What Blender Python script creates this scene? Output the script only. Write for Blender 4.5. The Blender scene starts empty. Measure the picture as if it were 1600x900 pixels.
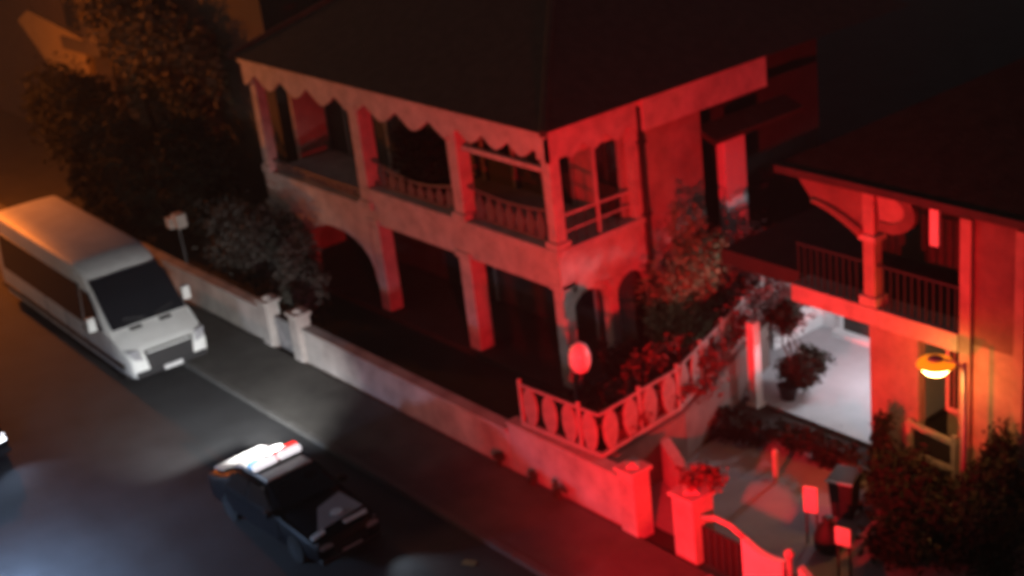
import bpy, bmesh, math, random
from mathutils import Vector, Matrix
R = math.radians
SC = bpy.context.scene
COL = SC.collection

# ------------------------------------------------------------------ camera
cam_d = bpy.data.cameras.new('camera')
cam = bpy.data.objects.new('camera', cam_d); COL.objects.link(cam)
def cam_basis(pitch, roll, yaw):
    fw = Vector((math.sin(yaw)*math.cos(pitch), math.cos(yaw)*math.cos(pitch), -math.sin(pitch)))
    r = Vector((math.cos(yaw), -math.sin(yaw), 0)); u = r.cross(fw)
    c, s = math.cos(roll), math.sin(roll)
    return c*r+s*u, -s*r+c*u, fw
cr, cu, cf = cam_basis(0.396526, -0.118721, -0.931137)
cam.matrix_world = Matrix(((cr.x, cu.x, -cf.x, 0), (cr.y, cu.y, -cf.y, 0), (cr.z, cu.z, -cf.z, 18.0), (0, 0, 0, 1)))
cam_d.sensor_width = 36; cam_d.lens = 52.14
cam_d.clip_start = 0.5; cam_d.clip_end = 2000
cam_d.dof.use_dof = True                      # a hand-held phone through a window: slightly out of focus all over
cam_d.dof.focus_distance = 9.0
cam_d.dof.aperture_fstop = 1.35
SC.camera = cam

# ------------------------------------------------------------------ night sky and faint moon
W = bpy.data.worlds.new('World'); SC.world = W; W.use_nodes = True
nt = W.node_tree; bg = nt.nodes['Background']
sky = nt.nodes.new('ShaderNodeTexSky'); sky.sky_type = 'NISHITA'; sky.sun_disc = False
sky.sun_elevation = R(25); sky.sun_rotation = R(200)
mx = nt.nodes.new('ShaderNodeMix'); mx.data_type = 'RGBA'; mx.blend_type = 'MULTIPLY'; mx.inputs[0].default_value = 1
mx.inputs[7].default_value = (1.0, 0.80, 0.66, 1)          # town glow on a cloudy night
nt.links.new(sky.outputs[0], mx.inputs[6]); nt.links.new(mx.outputs[2], bg.inputs[0])
bg.inputs[1].default_value = 0.019
sun_d = bpy.data.lights.new('moon', 'SUN'); sun_d.energy = 0.012; sun_d.angle = R(0.5); sun_d.color = (1, .9, .8)
sun = bpy.data.objects.new('moon', sun_d); COL.objects.link(sun)
sun.rotation_euler = (R(65), 0, R(160))
vs = SC.view_settings
vs.view_transform = 'Standard'; vs.look = 'None'; vs.exposure = 0; vs.gamma = 1; vs.use_curve_mapping = False
SC.cycles.use_denoising = True
SC.cycles.max_bounces = 6
SC.cycles.sample_clamp_indirect = 3.0
SC.cycles.filter_width = 2.2

# ------------------------------------------------------------------ materials
def mat(name, col, rough=.7, var=.25, scale=3.0, bump=.0, bscale=40.0, metal=0, col2=None, spec=.4, emit=None, es=0, coat=0):
    m = bpy.data.materials.new(name); m.use_nodes = True
    n = m.node_tree.nodes; l = m.node_tree.links; b = n['Principled BSDF']
    b.inputs['Roughness'].default_value = rough; b.inputs['Metallic'].default_value = metal
    b.inputs['Specular IOR Level'].default_value = spec
    b.inputs['Coat Weight'].default_value = coat
    tc = n.new('ShaderNodeTexCoord')
    if var > 0:
        no = n.new('ShaderNodeTexNoise'); no.inputs['Scale'].default_value = scale; no.inputs['Detail'].default_value = 6
        no.inputs['Roughness'].default_value = .65
        l.new(tc.outputs['Object'], no.inputs['Vector'])
        rp = n.new('ShaderNodeValToRGB'); rp.color_ramp.elements[0].position = .3; rp.color_ramp.elements[1].position = .7
        c2 = col2 if col2 else tuple(c*(1-var) for c in col)
        rp.color_ramp.elements[0].color = (*c2, 1); rp.color_ramp.elements[1].color = (*col, 1)
        l.new(no.outputs['Fac'], rp.inputs[0]); l.new(rp.outputs[0], b.inputs['Base Color'])
    else:
        b.inputs['Base Color'].default_value = (*col, 1)
    if bump > 0:
        n2 = n.new('ShaderNodeTexNoise'); n2.inputs['Scale'].default_value = bscale; n2.inputs['Detail'].default_value = 4
        l.new(tc.outputs['Object'], n2.inputs['Vector'])
        bp = n.new('ShaderNodeBump'); bp.inputs['Strength'].default_value = bump; bp.inputs['Distance'].default_value = .03
        l.new(n2.outputs['Fac'], bp.inputs['Height']); l.new(bp.outputs[0], b.inputs['Normal'])
    if emit:
        b.inputs['Emission Color'].default_value = (*emit, 1); b.inputs['Emission Strength'].default_value = es
    return m
M = dict(
    asphalt=mat('asphalt', (.052,.054,.058), .78, .5, .5, .5, 60),
    paving=mat('paving', (.105,.10,.092), .9, .5, .8, .4, 50),
    kerb=mat('kerb_concrete', (.12,.117,.11), .85, .35, 2, .3),
    soil=mat('soil', (.032,.029,.024), .95, .5, .7, .5, 30),
    drive=mat('drive_concrete', (.33,.31,.31), .8, .35, .6, .3, 40),
    garage=mat('carport_floor', (.42,.42,.43), .7, .25, .8, .2, 40),
    render=mat('wall_render', (.50,.47,.44), .9, .5, 1.1, .4, 25),
    cream=mat('cream_paint', (.60,.54,.48), .8, .45, 1.6, .3, 20),
    trim=mat('trim_paint', (.58,.52,.47), .7, .42, 2.6, .15, 25),
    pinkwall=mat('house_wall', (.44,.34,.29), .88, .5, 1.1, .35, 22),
    white=mat('white_paint', (.78,.77,.76), .6, .12, 2.0, .1, 25),
    dkdoor=mat('dark_timber', (.035,.025,.02), .6, .4, 5),
    dkwall=mat('dark_shadow_wall', (.05,.04,.035), .8, .4, 2),  # near-black; on the verandas it paints in their shadow
    pane=mat('window_glass', (.012,.014,.018), .12, 0, spec=.6),
    roof=mat('roof_shingle', (.06,.048,.035), .9, .5, 3, .6, 14),
    iron=mat('wrought_iron', (.03,.028,.028), .55, .3, 6),
    galv=mat('galvanised', (.35,.35,.36), .45, .3, 6, metal=.4),
    rail=mat('railing_paint', (.36,.31,.29), .6, .3, 4),
    roofdk=mat('roof_dark', (.035,.03,.024), .95, .5, 3, .6, 14, spec=.1),
    leafdk=mat('leaf_dark', (.024,.025,.016), .75, .5, 6, spec=.15),
    leafgrey=mat('leaf_dusty', (.078,.074,.064), .8, .45, 3, spec=.2),
    leafolive=mat('leaf_olive', (.24,.25,.14), .8, .45, 3, spec=.2),
    leafbract=mat('bougainvillea_bract', (.15,.06,.055), .8, .5, 3, spec=.2),
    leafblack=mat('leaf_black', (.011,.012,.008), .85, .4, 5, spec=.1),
    leaftan=mat('leaf_tan', (.13,.11,.065), .85, .5, 2, spec=.1),
    leafmid=mat('leaf_mid', (.07,.075,.04), .75, .5, 5, spec=.2),
    bark=mat('bark', (.07,.055,.04), .9, .5, 8, .5, 20),
    vanpaint=mat('van_paint', (.74,.75,.73), .55, .2, 1.5),
    navy=mat('police_paint', (.006,.007,.010), .45, .2, 2, spec=.25),
    decal=mat('reflective_decal', (.40,.40,.42), .45, .15, 6),
    rubber=mat('rubber', (.02,.02,.02), .85, .3, 8),
    plastic=mat('black_plastic', (.018,.018,.02), .65, .2, 8),
    chrome=mat('chrome', (.6,.6,.6), .2, 0, metal=1),
    lampglass=mat('lamp_glass', (.3,.3,.32), .35, 0),
    plate=mat('plate', (.6,.6,.6), .4, .1, 9),
    globe=mat('opal_globe', (.8,.78,.78), .25, 0, spec=.5),
    terr=mat('terracotta', (.20,.09,.06), .85, .35, 6),
    yellow=mat('yellow_wall', (.27,.21,.10), .85, .3, 1, .3, 20),
    brown=mat('brown_wall', (.075,.066,.055), .88, .35, .6, .3, 16),
    railing=mat('railing_dark', (.15,.11,.10), .6, .3, 4),
    umber=mat('dimmed_wall', (.22,.15,.13), .88, .5, 1.2, .3, 20),  # dark tone; weaker light on the upper storey is put into the colour
    ovals=mat('fence_panel', (.33,.26,.24), .8, .5, 4),
    e_red=mat('lens_red', (.4,.02,.02), .3, 0, emit=(1,.02,.015), es=3.0),
    e_blue=mat('lens_blue', (.02,.08,.3), .3, 0, emit=(.08,.30,.55), es=2.0),
    e_white=mat('lens_white', (.8,.8,.8), .3, 0, emit=(1,.95,1), es=1.0),
    e_head=mat('headlamp_lit', (.8,.8,.8), .3, 0, emit=(.9,.92,1), es=5),
    e_sod=mat('sodium_lens', (.8,.6,.3), .3, 0, emit=(1,.58,.16), es=30),
    e_amber=mat('amber_halo', (.5,.2,.03), .4, 0, emit=(1,.24,.006), es=1.1),  # glows orange to paint a halo round the lamp lens
    e_tube=mat('tube_lit', (.8,.8,.8), .3, 0, emit=(.85,.9,1), es=6),
)

# ------------------------------------------------------------------ mesh helpers
class MB:
    def __init__(s): s.v = []; s.f = []
    def box(s, x0, x1, y0, y1, z0, z1):
        i = len(s.v)
        s.v += [(x, y, z) for z in (z0, z1) for y in (y0, y1) for x in (x0, x1)]
        s.f += [tuple(i+k for k in q) for q in ((0,2,3,1),(4,5,7,6),(0,1,5,4),(2,6,7,3),(0,4,6,2),(1,3,7,5))]
        return s
    def bar(s, p, q, w, h=None, up=(0,0,1)):
        p = Vector(p); q = Vector(q); d = (q-p).normalized(); u = Vector(up)
        if abs(d.dot(u)) > .95: u = Vector((0,1,0))
        a = d.cross(u).normalized(); b = a.cross(d); h = h or w; i = len(s.v)
        for c in (p, q):
            for sa, sb in ((-1,-1),(1,-1),(1,1),(-1,1)): s.v.append(tuple(c+a*sa*w/2+b*sb*h/2))
        s.f += [(i,i+3,i+2,i+1),(i+4,i+5,i+6,i+7)]+[(i+k,i+(k+1)%4,i+4+(k+1)%4,i+4+k) for k in range(4)]
        return s
    def tube(s, pts, rad, n=8):
        pts = [Vector(p) for p in pts]; rad = rad if isinstance(rad, (list, tuple)) else [rad]*len(pts)
        i = len(s.v)
        for k, p in enumerate(pts):
            d = (pts[min(k+1, len(pts)-1)]-pts[max(k-1, 0)]).normalized()
            a = d.cross(Vector((0,0,1)) if abs(d.z) < .9 else Vector((1,0,0))).normalized(); b = d.cross(a)
            for j in range(n):
                t = 2*math.pi*j/n; s.v.append(tuple(p+(a*math.cos(t)+b*math.sin(t))*rad[k]))
        for k in range(len(pts)-1):
            for j in range(n): s.f.append((i+k*n+j, i+k*n+(j+1)%n, i+(k+1)*n+(j+1)%n, i+(k+1)*n+j))
        s.f.append(tuple(i+j for j in reversed(range(n)))); s.f.append(tuple(i+(len(pts)-1)*n+j for j in range(n)))
        return s
    def lathe(s, c, prof, n=14):
        i = len(s.v); c = Vector(c)
        for r, z in prof:
            for j in range(n): s.v.append((c.x+r*math.cos(2*math.pi*j/n), c.y+r*math.sin(2*math.pi*j/n), c.z+z))
        for k in range(len(prof)-1):
            for j in range(n): s.f.append((i+k*n+j, i+k*n+(j+1)%n, i+(k+1)*n+(j+1)%n, i+(k+1)*n+j))
        s.f.append(tuple(i+j for j in reversed(range(n)))); s.f.append(tuple(i+(len(prof)-1)*n+j for j in range(n)))
        return s
    def prism(s, pts, d):      # polygon of 3D points extruded by vector d
        i = len(s.v); d = Vector(d); n = len(pts)
        s.v += [tuple(p) for p in pts]+[tuple(Vector(p)+d) for p in pts]
        s.f += [tuple(i+k for k in range(n)), tuple(i+n+k for k in reversed(range(n)))]
        s.f += [(i+k, i+n+k, i+n+(k+1)%n, i+(k+1)%n) for k in range(n)]
        return s
    def loft(s, rings):        # list of equal-length point rings, closed and capped
        i = len(s.v); n = len(rings[0])
        for r in rings: s.v += [tuple(p) for p in r]
        for k in range(len(rings)-1):
            for j in range(n): s.f.append((i+k*n+j, i+k*n+(j+1)%n, i+(k+1)*n+(j+1)%n, i+(k+1)*n+j))
        s.f.append(tuple(i+j for j in reversed(range(n)))); s.f.append(tuple(i+(len(rings)-1)*n+j for j in range(n)))
        return s
    def quad(s, a, b, c, d):
        i = len(s.v); s.v += [tuple(a), tuple(b), tuple(c), tuple(d)]; s.f.append((i,i+1,i+2,i+3)); return s
    def build(s, name, m, parent=None, off=(0,0,0), bevel=0, smooth=False, seg=2):
        me = bpy.data.meshes.new(name)
        me.from_pydata([(x-off[0], y-off[1], z-off[2]) for x, y, z in s.v], [], s.f)
        bm = bmesh.new(); bm.from_mesh(me); bmesh.ops.recalc_face_normals(bm, faces=bm.faces); bm.to_mesh(me); bm.free()
        me.materials.append(m)
        o = bpy.data.objects.new(name, me); COL.objects.link(o)
        if parent: o.parent = parent
        if smooth:
            for p in me.polygons: p.use_smooth = True
        if bevel:
            b = o.modifiers.new('bevel', 'BEVEL'); b.width = bevel; b.segments = seg; b.limit_method = 'ANGLE'; b.angle_limit = R(40)
        return o
def tag(o, label=None, cat=None, group=None, kind=None):
    if label: o['label'] = label
    if cat: o['category'] = cat
    if group: o['group'] = group
    if kind: o['kind'] = kind
    return o
def thing(name, label, cat, loc=(0,0,0), rz=0, group=None):
    o = bpy.data.objects.new(name, None); COL.objects.link(o); o.location = loc; o.rotation_euler = (0,0,rz); o.empty_display_size = .3
    return tag(o, label, cat, group)
def copy_tree(o, parent=None):
    c = o.copy(); COL.objects.link(c)
    if parent: c.parent = parent
    for ch in list(o.children): copy_tree(ch, c)
    return c
def lamp(name, kind, loc, energy, color, radius=.1, rot=None, size=None, blend=None, parent=None):
    d = bpy.data.lights.new(name, kind); d.energy = energy; d.color = color; d.shadow_soft_size = radius
    if kind == 'SPOT': d.spot_size = size; d.spot_blend = blend
    o = bpy.data.objects.new(name, d); COL.objects.link(o); o.location = loc
    if rot: o.rotation_euler = rot
    if parent: o.parent = parent
    return o

# foliage: leaf faces gathered in clumps through a crown's volume
def leaves(mb, c, rad, n, leaf, rng, clumps=14, low=-1):
    cl = []
    for _ in range(clumps):
        while True:
            p = Vector((rng.uniform(-1,1), rng.uniform(-1,1), rng.uniform(low,1)))
            if .15 < p.length < 1: break
        cl.append((p*.82, rng.uniform(.2,.42)))
    for _ in range(n):
        p, r = rng.choice(cl)
        q = p+Vector((rng.gauss(0,1), rng.gauss(0,1), rng.gauss(0,1)))*r*.55
        q = Vector((c[0]+q.x*rad[0], c[1]+q.y*rad[1], c[2]+q.z*rad[2]))
        if q.z < .03: continue
        d = Vector((rng.gauss(0,1), rng.gauss(0,1), rng.gauss(0,.6))).normalized(); e = d.cross(Vector((rng.gauss(0,1), rng.gauss(0,1), rng.gauss(0,1)))).normalized()
        L = leaf*rng.uniform(.6,1.4); w = L*.42
        mb.quad(q-d*L*.5, q+e*w*.5, q+d*L*.5, q-e*w*.5)
def plant(name, label, cat, loc, crowns, m, n, leaf, seed, trunk=None, group=None, clumps=14, stem='trunk', crown='crown'):
    rng = random.Random(seed); t = thing(name, label, cat, loc, 0, group)
    b = MB()
    if trunk:
        h, r = trunk; pts = [(rng.uniform(-.06,.06)*k, rng.uniform(-.06,.06)*k, h*k/4) for k in range(5)]
        b.tube(pts, [r*(1-.14*k) for k in range(5)], 8)
        top = Vector(pts[-1])
    else:
        top = Vector((0,0,.12)); r = .05
        b.tube([(0,0,-.1),(0,0,.15)], [.06,.05], 6)
    for c, rad in crowns:
        for k in range(5):
            e = Vector(c)+Vector((rng.uniform(-.6,.6)*rad[0], rng.uniform(-.6,.6)*rad[1], rng.uniform(-.2,.6)*rad[2]))
            mid = top.lerp(e, .5)+Vector((0,0,.1)); b.tube([top, mid, e], [r*.5, r*.35, r*.1], 5)
    b.build(stem, M['bark'], t)
    f = MB()
    for c, rad in crowns: leaves(f, c, rad, n, leaf, rng, clumps)
    f.build(crown, m, t)
    return t

# ------------------------------------------------------------------ the setting: ground, road, pavement, drive
def sheet(name, x0, x1, y0, y1, z, m, kind='structure'):
    o = MB().quad((x0,y0,z),(x1,y0,z),(x1,y1,z),(x0,y1,z)).build(name, m); return tag(o, kind=kind)
sheet('ground', -240, 80, -120, 200, -.03, M['soil'])
sheet('road', -160, 60, 6.2, 15.95, 0.0, M['asphalt'])
# pavement along the garden walls, with a kerb of separate stones
tag(MB().box(-160, -18.9, 16.15, 18.3, -.02, .11).build('pavement', M['paving']), kind='structure')
tag(MB().box(-15.4, 60, 16.15, 18.3, -.02, .11).build('pavement', M['paving']), kind='structure')
tag(MB().prism([(-18.9,16.15,.11),(-15.4,16.15,.11),(-15.4,18.3,.11),(-18.9,18.3,.11)], (0,0,-.1)).build('driveway_crossing', M['drive']), kind='structure')
kb = tag(bpy.data.objects.new('kerb', None), kind='structure'); COL.objects.link(kb)
kp = None
for k in range(60):
    x = -52+k*.95
    if kp is None:
        kp = MB().box(0, .935, 15.95, 16.145, -.03, .125).build('kerb_stone', M['kerb'], kb, bevel=.012); kp.location.x = x
    else:
        c = kp.copy(); COL.objects.link(c); c.parent = kb; c.location.x = x
tag(MB().box(-160, 60, 3.0, 6.2, -.02, .11).build('pavement', M['paving']), kind='structure')
sheet('driveway', -22.9, -14, 18.95, 23.9, .012, M['drive'])
sheet('garden_soil', -46, -22.95, 18.8, 40, .03, M['soil'])

# ------------------------------------------------------------------ HOUSE ONE: two storeys, verandas on two sides
XC, YF, YB = -27.4, 21.95, 24.6            # corner x, facade y, back wall y
XL = -42.35
H1 = (XC, YF, 0)
h1 = thing('veranda_house', 'two storey house with scalloped veranda fascias on two sides, bathed in red light', 'house', H1)
def P(mb, name, m, parent=h1, **k): return mb.build(name, m, parent, off=H1, **k)
# ground floor and upper floor slabs
P(MB().box(XL, XC, YF-.15, YB, .02, .18), 'plinth', M['dkwall'])  # darkened by colour to keep the open ground floor in shadow
P(MB().box(-36.3, XC-.02, YF+.1, YB, 3.75, 4.1), 'veranda_floor', M['cream'])
P(MB().box(XL, -36.3, YF+.1, YB, 3.15, 3.5), 'veranda_floor', M['cream'])
# walls behind the verandas
P(MB().box(XL, XC-.2, YB, YB+.2, .18, 3.7), 'wall', M['dkwall'])  # painted dark in place of the shadow under the upper floor
wu = P(MB().box(XL, -30.6, YB, YB+.2, 3.7, 7.3), 'wall', M['dkwall'])  # left bays dimmed by colour; the same wall goes on lighter to the right
P(MB().box(-30.6, XC-.2, YB, YB+.2, 3.7, 7.3), 'wall', M['pinkwall'])
P(MB().box(XL-.2, XL, YB-1.2, YB+.4, 0, 7.3), 'wall', M['pinkwall'])
ws = P(MB().box(XC-.2, XC, YB+.42, 27.3, 0, 7.3), 'wall', M['pinkwall'])
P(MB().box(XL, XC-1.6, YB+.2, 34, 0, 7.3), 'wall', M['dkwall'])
P(MB().box(XC-1.6, XC-.2, 27.1, 27.3, 0, 7.3), 'wall', M['pinkwall'])
# side corner pier where the red wall starts
P(MB().box(XC-.35, XC+.04, YB+.1, YB+.42, 4.1, 7.3), 'pilaster', M['trim'])
def opening(x0, x1, z0, z1, name='door', panes=2):
    f = MB()
    f.box(x0-.1, x0, YB-.08, YB+.05, z0, z1).box(x1, x1+.1, YB-.08, YB+.05, z0, z1).box(x0-.1, x1+.1, YB-.08, YB+.05, z1, z1+.12)
    d = P(MB().box(x0, x1, YB-.03, YB+.02, z0, z1), name, M['dkdoor'])
    P(f, 'frame', M['rail'], d)
    for k in range(panes):
        w = (x1-x0)/panes
        P(MB().box(x0+k*w+.08, x0+(k+1)*w-.08, YB-.045, YB-.02, z0+.9, z1-.12), 'pane', M['pane'], d)
for a in ((-41, -39.6), (-38.6, -37.2)): opening(*a, 3.5, 5.75)
for a in ((-35.6, -34.2), (-33.6, -32.3), (-30.9, -29.7), (-28.75, -27.75)): opening(*a, 4.1, 6.35)
for a in ((-35.2, -33.8), (-30.6, -29.2)): opening(*a, .18, 2.5)
# columns: square shafts with base and capital
def column(x, y, z0, z1, w, m=M['trim'], base=True):
    c = P(MB().box(x-w/2, x+w/2, y-w/2, y+w/2, z0+(.25 if base else 0), z1-.18), 'column', m, bevel=.03)
    e = w/2+.07
    if base: P(MB().box(x-e, x+e, y-e, y+e, z0, z0+.25), 'column_base', m, c, bevel=.02)
    P(MB().box(x-e, x+e, y-e, y+e, z1-.18, z1), 'capital', m, c, bevel=.02)
for x, w in ((XL+.2, .36), (-36.2, .5), (-31.45, .45), (XC-.17, .34)):
    zb = 4.1 if x > -36 else 3.5
    column(x, YF+.2, zb, 6.75, w)
for x, w in ((XL+.2, .5), (-36.0, .48), (-31.5, .52), (XC-.2, .38)):
    column(x, YF+.22, .18, 3.2 if x > -36.3 else 2.5, w, base=False)
column(XC-.15, 23.72, .18, 2.85, .3)
P(MB().box(XC-.12, XC-.04, 23.45, 23.53, 4.1, 6.5), 'mullion_post', M['trim'])
# beams at floor level; the left bay sits lower and carries an arch
P(MB().box(-36.3, XC+.06, YF-.02, YF+.5, 3.05, 4.16), 'fascia_beam', M['cream'], bevel=.02)
P(MB().box(-36.3, XC+.1, YF-.09, YF-.022, 4.0, 4.18), 'string_course', M['trim'], bevel=.015)
P(MB().box(XC-.44, XC+.06, YF+.502, YB+.5, 2.85, 4.16), 'fascia_beam', M['cream'], bevel=.02)
P(MB().box(XC+.062, XC+.12, YF+.0, YB+.5, 4.0, 4.18), 'string_course', M['trim'], bevel=.015)
arch = [(XL, YF, 3.55), (-36.3, YF, 3.55), (-36.3, YF, 2.4)]
for k in range(13):
    t = math.pi*k/12; arch.append((-38.3+2.0*math.cos(t), YF, 1.0+1.42*math.sin(t)**.8))
arch += [(-40.4, YF, .18), (XL, YF, .18)]
P(MB().prism(arch, (0,.42,0)), 'arch_wall', M['cream'])
# round arches of the side veranda
for y0, y1 in ((22.3, 23.55), (23.9, 25.0)):
    a = [(XC-.06, y0, 2.845), (XC-.06, y0, 2.2)]
    for k in range(9):
        t = math.pi*(1-k/8); a.append((XC-.06, (y0+y1)/2+(y1-y0)/2*math.cos(t), 2.2+.55*math.sin(t)))
    a += [(XC-.06, y1, 2.845)]
    P(MB().prism(a, (-.2,0,0)), 'arch_spandrel', M['cream'])
# scalloped fascia boards under the eaves, one per bay
def scallop(axis, a0, a1, n, fixed, top, low, deep, name='scalloped_fascia'):
    pts = []; st = 10*n
    for k in range(st+1):
        t = k/st; ph = abs(math.sin(math.pi*n*t+math.pi/2)); z = low+deep*(1-ph)**.8*1.0
        pts.append((t, z))
    out = []
    for t, z in pts: out.append((a0+(a1-a0)*t, z))
    poly = [(a0, top), *out, (a1, top)]
    if axis == 'x': pl = [(u, fixed, z) for u, z in poly]; d = (0,.09,0)
    else: pl = [(fixed, u, z) for u, z in poly]; d = (-.09,0,0)
    return P(MB().prism(pl, d), name, M['trim'])
scallop('x', XL-.1, -36.2, 4, YF-.1, 7.36, 6.45, .42)
scallop('x', -36.2, -31.5, 3, YF-.1, 7.36, 6.45, .42)
scallop('x', -31.5, XC+.1, 4, YF-.1, 7.36, 6.55, .3)
scallop('y', YF-.1, 25.0, 4, XC+.1, 7.4, 6.5, .28)
P(MB().box(XL+.3, XC, YF+.12, YF+.3, 6.7, 7.3), 'eave_beam', M['cream'])
P(MB().box(XC-.3, XC-.1, YF+.3, YB+.1, 6.5, 7.3), 'eave_beam', M['cream'])
P(MB().box(-31.3, XC-.3, YF+.13, YF+.27, 6.15, 6.29), 'lintel_rail', M['trim'], bevel=.01)
P(MB().box(XC-.02, XC+.28, 25.0, 29.7, 6.55, 7.42), 'gable_fascia', M['cream'], bevel=.02)
P(MB().box(XL-.2, XC+.16, YF-.16, YF-.102, 7.2, 7.42), 'gutter', M['trim'], bevel=.02)
# railings: curved wrought panels between the columns
def railing(x0, x1, z0, h, sag):
    r = MB(); n = 12; pts = []
    for k in range(n+1):
        t = k/n; pts.append((x0+(x1-x0)*t, YF+.2, z0+h-sag*math.sin(math.pi*t)))
    r.tube(pts, .045, 6); o = P(r, 'railing', M['railing'])
    P(MB().bar((x0, YF+.2, z0+.12), (x1, YF+.2, z0+.12), .06), 'bottom_rail', M['railing'], o)
    m = int((x1-x0)/.42)
    for k in range(1, m):
        t = k/m; x = x0+(x1-x0)*t; zt = z0+h-sag*math.sin(math.pi*t)
        P(MB().prism([(x-.13, YF+.19, z0+.14), (x-.19, YF+.19, (z0+zt)/2+.05), (x, YF+.19, zt-.02), (x+.19, YF+.19, (z0+zt)/2+.05), (x+.13, YF+.19, z0+.14)], (0,.03,0)), 'rail_panel', M['railing'], o)
railing(-35.9, -31.7, 4.16, .85, .3)
railing(-31.2, XC-.4, 4.16, .95, .12)
railing(-42.0, -36.5, 3.55, .35, .05)
sr = P(MB().bar((XC-.1, YF+.4, 5.0), (XC-.1, YB, 4.95), .07), 'railing', M['trim'])
P(MB().bar((XC-.1, YF+.4, 4.55), (XC-.1, YB, 4.55), .05), 'bottom_rail', M['trim'], sr)
for k in range(1, 6):
    P(MB().bar((XC-.1, YF+.4+k*.36, 4.16), (XC-.1, YF+.4+k*.36, 4.97), .03), 'baluster', M['iron'], sr)
# downpipe, rear pilaster, rear awning, main roof
dp = P(MB().tube([(XC+.1,25.02,7.2),(XC+.1,25.02,2.4),(XC+.1,25.02,.1)], .09, 8), 'downpipe', M['dkdoor'], smooth=True)
for z in (2.2, 4.2, 6.2): P(MB().box(XC+.0, XC+.2, 24.9, 25.14, z, z+.07), 'pipe_bracket', M['iron'], dp)
P(MB().box(XC-.3, XC+.02, 28.15, 29.0, .1, 5.42), 'rear_pier', M['white'], bevel=.03)
P(MB().prism([(XC-.2,27.32,5.75),(XC+.5,27.32,5.55),(XC+.5,27.32,5.67),(XC-.2,27.32,5.95)], (0,3.6,0)), 'awning', M['roof'])
ev = .35; zr = 7.43
x0, x1, y0, y1 = XL-ev, XC+ev, YF-ev, 36.0
rm = MB(); rm.v = [(x0,y0,zr),(x1,y0,zr),(x1,y1,zr),(x0,y1,zr),(x0+5.5,y0+7,zr+3.6),(x1-7,y0+7,zr+3.6),(x1-7,y1-6,zr+3.6),(x0+5.5,y1-6,zr+3.6)]
rm.f = [(0,1,5,4),(1,2,6,5),(2,3,7,6),(3,0,4,7),(4,5,6,7),(3,2,1,0)]
rf = P(rm, 'roof', M['roof'])
for a, b in ((0,4),(1,5),(4,5),(5,6)): P(MB().tube([rm.v[a], rm.v[b]], .11, 6), 'ridge_cap', M['roof'], rf)

plant('potted_shrub', 'black round shrub standing on the upper veranda behind its second bay', 'shrub', (-33.85, 22.75, 4.1),
      [((0,0,.98),(1.7,.55,1.25)), ((0,0,.98),(1.2,.45,.95))], M['leafblack'], 7000, .22, 5, trunk=(.5,.05), stem='stem', clumps=40)

# ------------------------------------------------------------------ HOUSE TWO: balcony over a lit carport
YH = 24.8
H2 = (-19, YH, 0)
h2 = thing('balcony_house', 'house with dark upper balcony, white lit carport and bright red porch wall', 'house', H2)
def Q(mb, name, m, parent=h2, **k): return mb.build(name, m, parent, off=H2, **k)
Q(MB().box(-19.85, -18.5, YH, YH+.25, 0, 3.27), 'wall', M['pinkwall'])
Q(MB().box(-19.85, -19.6, YH+.25, 29.2, 0, 3.27), 'wall', M['white'])
Q(MB().box(-17.3, -8, YH-.02, YH+.3, 0, 3.5), 'wall', M['pinkwall'])
Q(MB().box(-17.3, -8, YH-.012, YH+.3, 3.502, 6.45), 'upper_wall', M['umber'])  # darker colour than the wall below, imitating light that fades with height
Q(MB().box(-18.5, -17.3, YH+1.1, YH+1.3, 0, 3.27), 'wall', M['cream'])
Q(MB().box(-17.33, -17.05, YH-.16, YH-.022, 0, 6.4), 'pilaster', M['pinkwall'], bevel=.02)
Q(MB().box(-16.0, -15.75, YH-.16, YH-.022, .0, 6.4), 'pilaster', M['pinkwall'], bevel=.02)
# carport interior
Q(MB().box(-25.0, -19.86, 29.2, 29.4, 0, 3.2), 'back_wall', M['white'])
Q(MB().box(-25.2, -25.0, 27.2, 29.4, 0, 3.2), 'side_wall', M['white'])
Q(MB().box(-25.2, -19.6, 24.75, 29.4, .0, .07), 'carport_floor', M['garage'])
dr = Q(MB().box(-24.2, -23.0, 29.14, 29.19, .07, 2.2), 'door', M['dkdoor'])
Q(MB().box(-24.34, -24.2, 29.1, 29.19, .07, 2.35).box(-23.0, -22.86, 29.1, 29.19, .07, 2.35).box(-24.34, -22.86, 29.08, 29.19, 2.352, 2.5), 'frame', M['white'], dr)
Q(MB().box(-24.4, -22.6, 28.85, 29.12, .07, .2), 'door_step', M['white'], dr)
tb = Q(MB().tube([(-22.1,27.2,3.13),(-20.5,27.2,3.13)], .05, 6), 'ceiling_tube', M['e_tube'])
lamp('carport_light', 'POINT', (-21.3-H2[0], 27.2-H2[1], 2.95), 380, (.86,.91,1), .25, parent=h2)
# floor beam and balcony
Q(MB().box(-22.0, -17.34, YH-.2, YH+.5, 3.28, 3.72), 'balcony_beam', M['trim'], bevel=.02)
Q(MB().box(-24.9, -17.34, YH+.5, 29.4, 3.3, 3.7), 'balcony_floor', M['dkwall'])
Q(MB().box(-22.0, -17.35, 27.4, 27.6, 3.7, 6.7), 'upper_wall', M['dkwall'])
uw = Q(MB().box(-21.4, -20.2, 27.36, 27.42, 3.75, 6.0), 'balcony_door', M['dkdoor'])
Q(MB().box(-21.2, -20.4, 27.34, 27.37, 4.6, 5.8), 'pane', M['pane'], uw)
cl = Q(MB().box(-19.92, -19.6, YH-.1, YH+.2, 3.72, 6.6), 'column', M['pinkwall'], bevel=.03)
Q(MB().box(-20.0, -19.52, YH-.17, YH+.27, 3.722, 3.95), 'column_base', M['trim'], cl, bevel=.02)
Q(MB().box(-20.0, -19.52, YH-.17, YH+.27, 5.3, 5.45), 'capital', M['trim'], cl, bevel=.02)
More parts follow.
